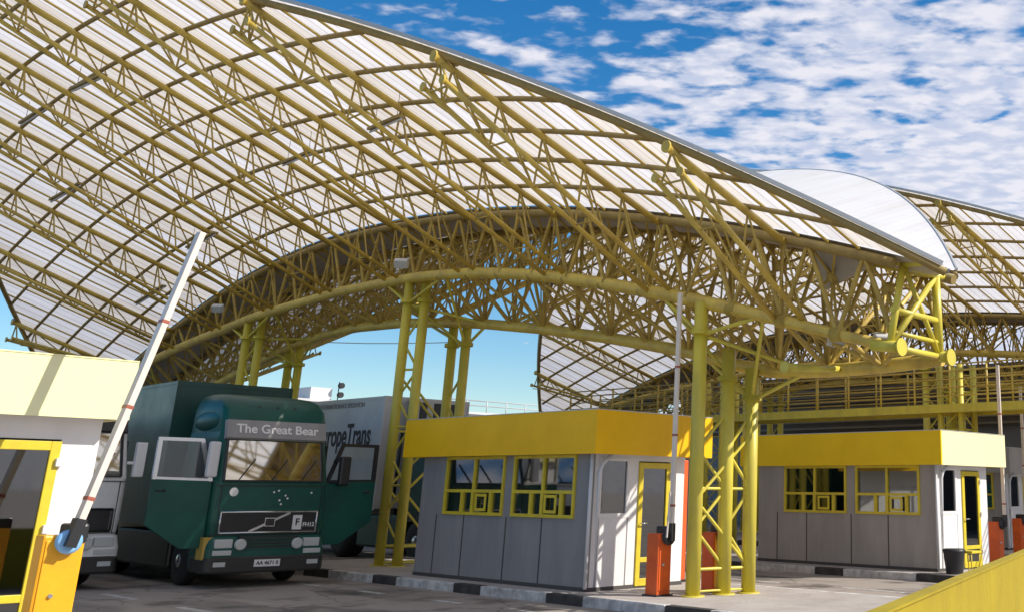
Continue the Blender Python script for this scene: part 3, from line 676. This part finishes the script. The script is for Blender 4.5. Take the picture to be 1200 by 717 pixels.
def truck(loc, rz, scale, label, paint, body, doors=False, sign=None, trailer_text=None, trailer_front=False, th=4.2, ty=2.75, tl=11.0, tw=1.27, skirts=False, grp='trucks waiting at the checkpoint', low=False, trim=Chrome, visor=None):
    t = thing('truck', (0, 0, 0), label, 'truck', grp, world=False)
    LZ = (lambda z: 3.18+(z-3.18)*.28) if low else (lambda z: z)
    # cab shell
    m = MB()
    m.loft([rrect(1.20, .02, 2.15, .95), rrect(1.23, 0, 2.2, 1.3), rrect(1.23, .02, 2.2, 2.12), rrect(1.17, .24, 2.2, 3.05), rrect(1.15, .26, 2.2, 3.18),
            rrect(1.15, .27, 2.2, LZ(3.46), .18), rrect(1.14, .34, 2.2, LZ(3.68), .2), rrect(1.10, .50, 2.2, LZ(3.86), .24), rrect(1.03, .85, 2.2, LZ(3.98), .26), rrect(.92, 1.3, 2.1, LZ(4.04), .3)])
    n20 = 20
    for fi in range(4*n20, len(m.sm)-2): m.sm[fi] = True
    cab = m.build('cab', paint, t, bevel=.02)
    # windscreen
    m = MB()
    def fr(x, z, o=.012): tt = (z-2.12)/(3.05-2.12); return V((x, .02+.22*tt-o, z))
    m.add([fr(-1.06, 2.18), fr(1.06, 2.18), fr(1.02, 3.0), fr(-1.02, 3.0), fr(-1.06, 2.18, -.03), fr(1.06, 2.18, -.03), fr(1.02, 3.0, -.03), fr(-1.02, 3.0, -.03)], [(0, 1, 2, 3), (4, 7, 6, 5), (0, 4, 5, 1), (1, 5, 6, 2), (2, 6, 7, 3), (3, 7, 4, 0)])
    ws = m.build('windscreen', WS, t)
    m = MB()
    for a, b_ in ((fr(-1.08, 2.16, .02), fr(1.08, 2.16, .02)), (fr(-1.07, 2.16, .02), fr(-1.03, 3.02, .02)), (fr(1.07, 2.16, .02), fr(1.03, 3.02, .02))): m.bar(a, b_, .05, .03)
    m.build('windscreen_seal', Black, ws)
    m = MB()
    for x in (-.75, -.05, .6):
        m.bar(fr(x, 2.19, .035), fr(x+.32, 2.62, .03), .02, .015)
    m.build('wiper', Black, t)
    # visor with name panel
    m = MB(); m.add([(-1.12, .20, 3.02), (1.12, .20, 3.02), (1.10, .13, 3.06), (-1.10, .13, 3.06), (-1.12, .30, 3.42), (1.12, .30, 3.42), (1.08, .24, 3.44), (-1.08, .24, 3.44)],
                    [(0, 1, 2, 3), (3, 2, 6, 7), (4, 7, 6, 5), (0, 3, 7, 4), (1, 5, 6, 2), (0, 4, 5, 1)])
    vis = m.build('sun_visor', visor or Black, t)
    if sign:
        n = math.atan2(.38, .11)
        mtx = Matrix.Translation((0, .178, 3.25)) @ Matrix.Rotation(n, 4, 'X')
        text('name_lettering', sign, .27, White_pan, mtx, t, squash=1.05)
    m = MB()
    for x in (-.4, 0, .4): m.lathe((x, .50, LZ(3.72)), (0, -1, 0), [(0, .05), (.12, .04)], 10)
    m.build('roof_lamp', Black, t)
    # roof side fairing (the swoosh bulge over the door)
    for s in () if low else (-1, 1):
        m = MB(); m.lathe((s*1.04, 1.25, 3.42), (0, 1, 0), [(-.85*math.cos(a_), max(.01, math.sin(a_)**.7)) for a_ in [math.pi*q_/14 for q_ in range(15)]], 20)
        m.v = [(s*1.04+(x-s*1.04)*.17, y, 3.42+(z-3.42)*.27) for x, y, z in m.v]; m.build('roof_fairing', paint, t)
    for a_ in ((-1.19, 1.19, 2.055, 2.07), (-1.19, 1.19, 1.055, 1.07), (-1.09, -1.078, 1.07, 2.055), (1.078, 1.09, 1.07, 2.055)):
        m = MB(); m.box(a_[0], a_[1], -.004, .02, a_[2], a_[3]); m.build('panel_gap', Black, cab)
    # grille with sash and badge
    m = MB(); m.box(-1.0, 1.0, -.012, .03, 1.12, 1.50); gr = m.build('grille', Grille, t)
    m = MB()
    for k in range(5): m.box(-.96, .96, -.024, -.012, 1.16+k*.07, 1.18+k*.07)
    m.build('grille_slat', Black, gr)
    m = MB()
    for a, b_ in (((-1.02, 1.10), (1.02, 1.10)), ((-1.02, 1.52), (1.02, 1.52)), ((-1.03, 1.09), (-1.03, 1.53)), ((1.03, 1.09), (1.03, 1.53))): m.tube([(a[0], -.02, a[1]), (b_[0], -.02, b_[1])], .022, 8)
    m.bar((-.42, -.035, 1.12), (.42, -.035, 1.50), .05, .02, up=(0, 1, 0)); m.build('grille_trim', trim, gr)
    m = MB(); m.box(-.09, .09, -.06, -.03, 1.24, 1.38); m.build('emblem', Grille, gr)
    m = MB(); m.box(-.11, .11, -.048, -.03, 1.22, 1.24); m.box(-.11, .11, -.048, -.03, 1.38, 1.40); m.box(-.11, -.09, -.048, -.03, 1.24, 1.38); m.box(.09, .11, -.048, -.03, 1.24, 1.38); m.build('emblem_frame', trim, gr)
    if sign:
        m = MB(); m.box(.50, .70, -.04, -.02, 1.15, 1.45); m.build('badge', White_pan, gr)
        text('badge_letter', 'F', .2, Black, Matrix.Translation((.6, -.045, 1.3)) @ Matrix.Rotation(math.pi/2, 4, 'X'), gr)
        text('model_lettering', 'FH12', .12, White_pan, Matrix.Translation((.86, -.03, 1.25)) @ Matrix.Rotation(math.pi/2, 4, 'X'), gr)
        m = MB(); m.lathe((-.83, 0, 1.93), (0, -1, 0), [(0, .09), (.008, .09)], 18); m.build('round_sticker', White_pan, t)
        for x, z in ((.02, 1.93), (.12, 1.96), (.85, 1.92), (.28, 1.86), (.33, 1.80), (.16, 1.76), (.2, 1.68)): m = MB(); m.lathe((x, 0, z), (0, -1, 0), [(0, .022), (.008, .022)], 8); m.build('star_sticker', White_pan, t)
    # lower front
    m = MB(); m.loft([rrect(1.22, -.14, .9, .36, .12), rrect(1.25, -.16, .9, .5, .14), rrect(1.25, -.14, .9, .78, .14), rrect(1.23, -.02, .9, 1.02, .12)]); bp_ = m.build('bumper', paint, t, bevel=.01)
    m = MB(); m.box(-.62, .62, -.14, -.02, .74, 1.03); lg = m.build('lower_grille', Grille, t)
    m = MB()
    for k in range(4): m.box(-.6, .6, -.155, -.14, .77+k*.065, .79+k*.065)
    m.build('grille_slat', paint, lg)
    for s in (-1, 1):
        m = MB(); m.box(s*.93-.18, s*.93+.18, -.15, -.02, .80, .98); h = m.build('headlight', Lampw, t, bevel=.02)
        m = MB(); m.box(s*.95-.19, s*.95+.19, -.172, -.10, .66, .76); m.build('indicator', Lampw, t, bevel=.01)
        m = MB(); m.lathe((s*.60, -.13, .87), (0, -1, 0), [(0, .11), (.07, .115), (.085, .09)], 24); m.build('fog_lamp', Lampw, t)
        m = MB(); m.box(s*.98-.12, s*.98+.12, -.188, -.1, .44, .53); m.build('marker_lamp', Lampw, t)
    m = MB(); m.loft([rrect(1.20, -.15, .8, .30, .12), rrect(1.262, -.175, .8, .34, .14), rrect(1.262, -.175, .8, .60, .14), rrect(1.22, -.15, .8, .63, .14)]); m.build('valance', Grille, t, bevel=.01)
    m = MB(); m.box(-.27, .27, -.20, -.172, .42, .56); pl = m.build('number_plate', White_pan, t)
    if sign: text('plate_characters', 'AA 4671 II', .105, Black, Matrix.Translation((0, -.204, .49)) @ Matrix.Rotation(math.pi/2, 4, 'X'), pl)
    # arch, steps and chassis
    for s in (-1, 1):
        m = MB(); m.box(s*1.235-.01, s*1.235+.01, .95, 1.95, .95, 1.12); m.build('arch_trim', Black, t)
        m = MB(); m.box(s*1.06-.16, s*1.06+.16, .35, .85, .42, .52); m.box(s*1.06-.16, s*1.06+.16, .35, .85, .70, .76); m.build('step', Black, t)
        wheel(t, s*1.22, 1.42, .50)
        wheel(t, s*1.22, 6.4 if doors else 5.0, .50, .55)
        m = MB(); m.box(s*1.03-.22, s*1.03+.22, 2.05, 5.6 if doors else 4.1, .30, 1.08); m.build('fuel_tank', paint if skirts else Black, t, bevel=.06)
    m = MB(); m.box(-.45, .45, .9, 6.0, .62, .95); m.build('chassis', Black, t)
    # doors
    for s in (-1, 1):
        if not doors:
            m = MB(); m.box(s*1.232-.01, s*1.232+.01, .38, 1.25, 2.15, 2.9); m.build('side_window', DGlassS, t)
            m = MB(); m.box(s*1.40-.10, s*1.40+.10, .02, .16, 2.15, 2.85); m.box(s*1.25-.08, s*1.25+.08, .08, .12, 2.4, 2.46); m.build('mirror', White_pan if paint is WhiteT else Black, t, bevel=.03)
        else:
            m = MB(); m.box(s*1.232-.01, s*1.232+.01, .30, 1.30, 1.2, 2.95); m.build('door_opening', Inside, t)
            # door panel swung square to the cab side; hinge at front corner
            hx = s*1.24; W_ = 1.18; y0 = .16; D = .08
            x0, x1 = sorted((hx, hx+s*W_))
            m = MB()
            zt_ = 2.98; zb_ = 1.22
            # lower panel with a cut corner above the wheel
            o_, i_ = hx+s*W_, hx
            prof = [(i_, .80), (i_+s*.45, .80), (o_, 1.28), (o_, 2.18), (i_, 2.14)]
            pv = [(x, y0, z) for x, z in prof]+[(x, y0+D, z) for x, z in prof]
            n_ = len(prof); fs = [tuple(range(n_)), tuple(range(2*n_-1, n_-1, -1))]+[(k, k+n_, (k+1) % n_+n_, (k+1) % n_) for k in range(n_)]
            m.add(pv, fs); dr = m.build('door', paint, t, bevel=.012)
            m = MB(); m.bar((o_-s*.04, y0+D/2, 2.17), (o_-s*.04, y0+D/2, zt_), D, .08); m.bar((o_, y0+D/2, zt_), (i_+s*.30, y0+D/2, zt_), .07, .07)
            m.bar((i_+s*.03, y0+D/2, 2.14), (i_+s*.32, y0+D/2, zt_+.02), D, .06, up=(0, 1, 0)); m.bar((i_, y0+D/2, 2.17), (o_, y0+D/2, 2.2), .07, .05)
            m.build('window_frame', Chrome if s < 0 else Black, dr)
            m = MB(); m.add([(i_+s*.08, y0+.04, 2.2), (o_-s*.07, y0+.04, 2.2), (o_-s*.07, y0+.04, 2.95), (i_+s*.32, y0+.04, 2.95)], [(0, 1, 2, 3)]); m.build('pane', Clear, dr)
            m = MB(); m.tube([(o_-s*.1, y0-.02, 1.95), (o_-s*.28, y0-.02, 1.95)], .02, 6); m.build('handle', Black, dr)
            m = MB()
            mw_ = .11 if s < 0 else .12; mz = (2.22, 2.95) if s < 0 else (2.08, 2.72)
            xm = hx+s*.14 if s < 0 else hx+s*.28
            m.box(xm-mw_, xm+mw_, y0-.30, y0-.14, *mz); mr_ = m.build('mirror', Pipe_m if s < 0 else Black, dr, bevel=.04)
            m = MB(); m.tube([(xm, y0-.2, mz[0]+.1), (hx+s*.05, y0+.02, mz[0]+.05)], .02, 6); m.tube([(xm, y0-.2, mz[1]-.1), (hx+s*.12, y0+.02, mz[1]-.1)], .02, 6); m.build('mirror_arm', Black, mr_)
    if sign:
        for s in (-1,):
            m = MB(); m.box(-1.30, -1.12, -.02, .30, .58, 1.02); m.build('yellow_bracket', mat('ochre', (.45, .30, .06), .6), t)
    # semi trailer
    z0 = 1.22
    m = MB(); m.box(-tw, tw, ty, ty+tl, z0, th); tr = m.build('trailer', body, t, bevel=.025)
    m = MB()
    for s in (-1, 1):
        m.box(s*tw-.02, s*tw+.02, ty-.015, ty+.05, z0-.02, th+.02)
        m.box(s*tw-.015, s*tw+.015, ty, ty+tl, z0-.03, z0+.10); m.box(s*tw-.012, s*tw+.012, ty+.05, ty+tl, th-.06, th+.015)
    m.box(-tw, tw, ty-.012, ty+.02, th-.08, th+.02); m.build('corner_rail', GreenD if body is GreenD else Pipe_m, tr)
    m = MB(); m.box(-.5, .5, ty+.3, ty+tl, .95, z0); m.build('trailer_frame', Black, tr)
    for s in (-1, 1):
        for k in range(3): wheel(t, s*1.24, ty+tl-3.6+k*1.25, .48, .35)
        m = MB(); m.box(s*1.2-.02, s*1.2+.02, ty+2.9, ty+tl-4.4, .45, 1.1); m.build('side_guard', GreenD if skirts else Black, tr)
    if trailer_text:
        Mx = Matrix.Translation((-tw-.006, ty+1.9, 3.05)) @ Matrix.Rotation(-math.pi/2, 4, 'Z') @ Matrix.Rotation(math.pi/2, 4, 'X')
        text('trailer_lettering', trailer_text, .80, Inside, Mx, tr, squash=.66)
        text('small_lettering', 'INTERNATIONALE SPEDITION', .17, Grey_pan, Matrix.Translation((-tw-.006, ty+2.2, 3.85)) @ Matrix.Rotation(-math.pi/2, 4, 'Z') @ Matrix.Rotation(math.pi/2, 4, 'X'), tr, squash=1.05)
    if trailer_front:
        m = MB(); m.box(-.6, .75, ty-.42, ty-.02, 2.5, 4.0); cu = m.build('cooling_unit', Pipe_m, tr, bevel=.04)
        m = MB()
        for k in range(3): m.box(-.5+k*.42, -.28+k*.42, ty-.432, ty-.42, 2.8, 3.9)
        m.build('vent', Black, cu)
        m = MB(); m.tube([(-.95, ty-.06, 2.0), (-.95, ty-.06, 3.9)], .05, 8); m.tube([(-.85, ty-.2, 1.5), (-.8, ty-.2, 3.2)], .04, 8); m.build('air_hose', Black, tr)
    t.location = loc; t.rotation_euler = (0, 0, rz); t.scale = (scale,)*3
    return t
def ws_mat(name, c, r):
    m = bpy.data.materials.new(name); m.use_nodes = True; b = m.node_tree.nodes['Principled BSDF']
    b.inputs['Base Color'].default_value = (*c, 1); b.inputs['Roughness'].default_value = .04; b.inputs['Specular IOR Level'].default_value = 1.0; b.inputs['Metallic'].default_value = r
    return m
WS = ws_mat('windscreen_glass', (.62, .61, .58), 1.0)
DGlassS = ws_mat('side_glass', (.05, .06, .06), .3)
truck((10.12, 20.95, 0), R(-3), .855, 'dark green truck with both cab doors open and white name lettering over the windscreen', Green, GreenD, doors=True, sign='The Great Bear', th=4.38, ty=2.9, tw=1.33, visor=Grey_pan)
truck((16.75, 23.2, 0), 0, 1.0, 'green tractor pulling a white lettered trailer behind the double column', GreenD, WhiteB, trailer_text='EuropeTrans', trailer_front=True, th=4.02, ty=3.4, skirts=True, low=True)
truck((7.02, 22.35, 0), 0, .88, 'white truck half hidden by the left kiosk and the amber barrier', WhiteT, WhiteB, th=3.6, ty=2.9, tl=9, trim=Black)
truck((25.9, 31.5, 0), 0, .95, 'distant dark truck with pale trailer seen between column and warm grey kiosk', mat('dark_blue_paint', (.03, .035, .05), .3), WhiteB, th=3.8, ty=2.9, tl=9)

# ---------------------------------------------------------------- small things
t = thing('waste_bin', (20.62, 12.65, .15), 'black waste bin standing at the warm grey kiosk corner', 'bin')
m = MB(); m.lathe((20.62, 12.65, .15), (0, 0, 1), [(0, .17), (.03, .18), (.40, .22), (.44, .235), (.46, .235)], 20); m.build('body', Black, t)
m = MB(); m.lathe((20.62, 12.65, .60), (0, 0, 1), [(0, .24), (.03, .24), (.05, .18)], 20); m.build('lid', Black, t)
t = thing('stool', (21.0, 12.5, .15), 'small yellow stool beside the black bin at the warm grey kiosk door', 'stool')
m = MB(); m.box(20.80, 21.2, 12.33, 12.67, .55, .60); m.build('seat', Y_frame, t, bevel=.01)
for a in (20.84, 21.16):
    for b_ in (12.37, 12.63): m = MB(); m.tube([(a, b_, .15), (a, b_, .55)], .015, 6); m.build('leg', Y_frame, t)

# low yellow wall in the foreground
t = thing('yellow_wall', (10, 6, 0), 'low yellow painted steel parapet in the bottom right corner', 'parapet')
P0, P1 = V((6.42, 4.57, 0)), V((15.6, 8.18, 0))
m = MB(); n = 2
for i in range(n):
    a = P0.lerp(P1, i/n); b_ = P0.lerp(P1, (i+1)/n-.0006); m.bar(a+V((0, 0, .49)), b_+V((0, 0, .49)), .10, .985)
m.build('panel', Ydull, t)
m = MB(); m.bar(P0+V((-.05, -.02, .99)), P1+V((0, 0, .99)), .13, .02); m.build('cap', Ydull, t)

# gantry walkway crossing behind the second kiosk
GX = 26.0
t = thing('walkway_gantry', (GX, 18, 0), 'yellow walkway gantry with pipe railings crossing behind the warm grey kiosk', 'gantry')
m = MB(); m.box(GX-.12, GX+.12, 4, 32, 3.83, 4.05); m.build('beam', Y_column, t)
m = MB(); m.box(GX+1.3, GX+1.5, 4, 32, 3.83, 4.05); m.build('beam', Y_column, t)
m = MB(); m.box(GX+.12, GX+1.3, 4, 32, 3.95, 4.0); m.build('deck', B_steel, t)
for dx_ in (0, 1.4):
    m = MB()
    for z in (4.28, 4.5, 4.72, 4.94, 5.12): m.tube([(GX+dx_, 4, z), (GX+dx_, 32, z)], .022, 6)
    m.build('railing', W_steel, t)
    y = 4.4
    while y < 32: m = MB(); m.tube([(GX+dx_, y, 4.05), (GX+dx_, y, 5.14)], .032, 6); m.build('railing_post', Y_steel, t); y += 1.15
for yb in (15.7, 24.6):
    cl = None
    for a, b_ in ((0, 0), (.0, .65), (.7, 0), (.7, .65)):
        m = MB(); m.tube([(GX+.2+a, yb+b_, 0), (GX+.2+a, yb+b_, 5.15)], .085, 12)
        if cl is None: cl = m.build('lattice_column', Y_column, t)
        else: m.build('column_pipe', Y_column, cl)
    m = MB(); z = .4; k = 0
    while z < 4.9:
        for (p, q) in (((0, 0), (.0, .65)), ((.7, 0), (.7, .65)), ((0, 0), (.7, 0))):
            m.tube([(GX+.2+p[0], yb+p[1], z), (GX+.2+q[0], yb+q[1], z)], .02, 5); 
            m.tube([(GX+.2+(p[0] if k % 2 else q[0]), yb+(p[1] if k % 2 else q[1]), z), (GX+.2+(q[0] if k % 2 else p[0]), yb+(q[1] if k % 2 else p[1]), z+.5)], .02, 5)
        z += .5; k += 1
    m.build('bracing', Y_column, cl)

# ---------------------------------------------------------------- buildings behind
t = thing('inspection_hall', (52, 30, 0), 'long low hall with brown louvred upper wall behind the walkway gantry', 'building')
m = MB(); m.box(46, 62, -10, 46, 0, 4.7); m.build('wall', HallG, t)
m = MB(); m.box(45.7, 62, -10, 46, 4.7, 7.3)
m.build('upper_wall', Hall, t)
m = MB()
for k in range(8): m.box(45.6, 45.72, -10, 46, 4.8+k*.32, 4.9+k*.32)
m.build('louvre', mat('louvre_brown', (.22, .18, .12), .6), t)
m = MB(); m.box(45.3, 62.3, -10.3, 46.3, 7.3, 7.5); m.build('roof', HallG, t)
for k in range(6):
    y = -6+8*k; m = MB(); m.box(45.93, 46.02, y, y+6, .1, 3.2); m.build('gate_opening', Inside, t)
def far_building(x0, x1, y0, y1, h, label, floors=2, rail=True):
    t = thing('far_building', ((x0+x1)/2, (y0+y1)/2, 0), label, 'building')
    m = MB(); m.box(x0, x1, y0, y1, 0, h); m.build('wall', Bwhite, t)
    m = MB(); m.box(x0-.3, x1+.3, y0-.3, y1+.3, h, h+.18); m.build('roof', WhiteB, t)
    n = int((x1-x0)/2.4)
    for f in range(floors):
        for k in range(n):
            a = x0+.7+k*2.4; z = h-2.2-f*2.9
            m = MB(); m.box(a, a+1.3, y0-.03, y0+.02, z, z+1.3); m.build('window', Inside, t)
    if rail:
        m = MB(); 
        for z in (.55, .95): m.tube([(x0, y0, h+.18+z), (x1, y0, h+.18+z)], .05, 5)
        k = x0
        while k < x1: m.tube([(k, y0, h+.18), (k, y0, h+1.13)], .05, 5); k += 2
        m.build('roof_railing', Bwhite, t)
    return t
far_building(52, 78, 80, 92, 7.6, 'long white building with roof railing, seen above the dark grey kiosk')
b2 = far_building(38, 43.2, 80, 90, 7.75, 'small white building far off beside the white trailer', rail=False)
m = MB(); m.box(40.9, 42.6, 81, 84, 7.93, 8.9); m.build('rooftop_room', Bwhite, b2)
m = MB(); m.lathe((43.0, 80.6, 8.4), (0, -1, 0), [(0, .22), (.3, .22)], 10); m.lathe((43.0, 80.6, 9.1), (0, -1, 0), [(0, .22), (.3, .22)], 10); m.tube([(43, 80.8, 7.8), (43, 80.8, 9.4)], .04, 6); m.build('loudspeaker', Black, b2)
# overhead cable with a hanging lamp across the gap
t = thing('overhead_cable', (16, 40, 7), 'thin overhead cable with a dark lamp in the blue gap left of the double column', 'cable')
m = MB(); m.tube([(10+i*1.6, 44, 8.2-.8*math.sin(math.pi*i/12)) for i in range(13)], .018, 4); m.build('wire', Black, t)
m = MB(); m.bar((19.6, 44, 7.3), (21.0, 44, 7.35), .2, .12); m.build('lamp', Black, t)
for o in bpy.data.objects:
    if '_w' in o: del o['_w']
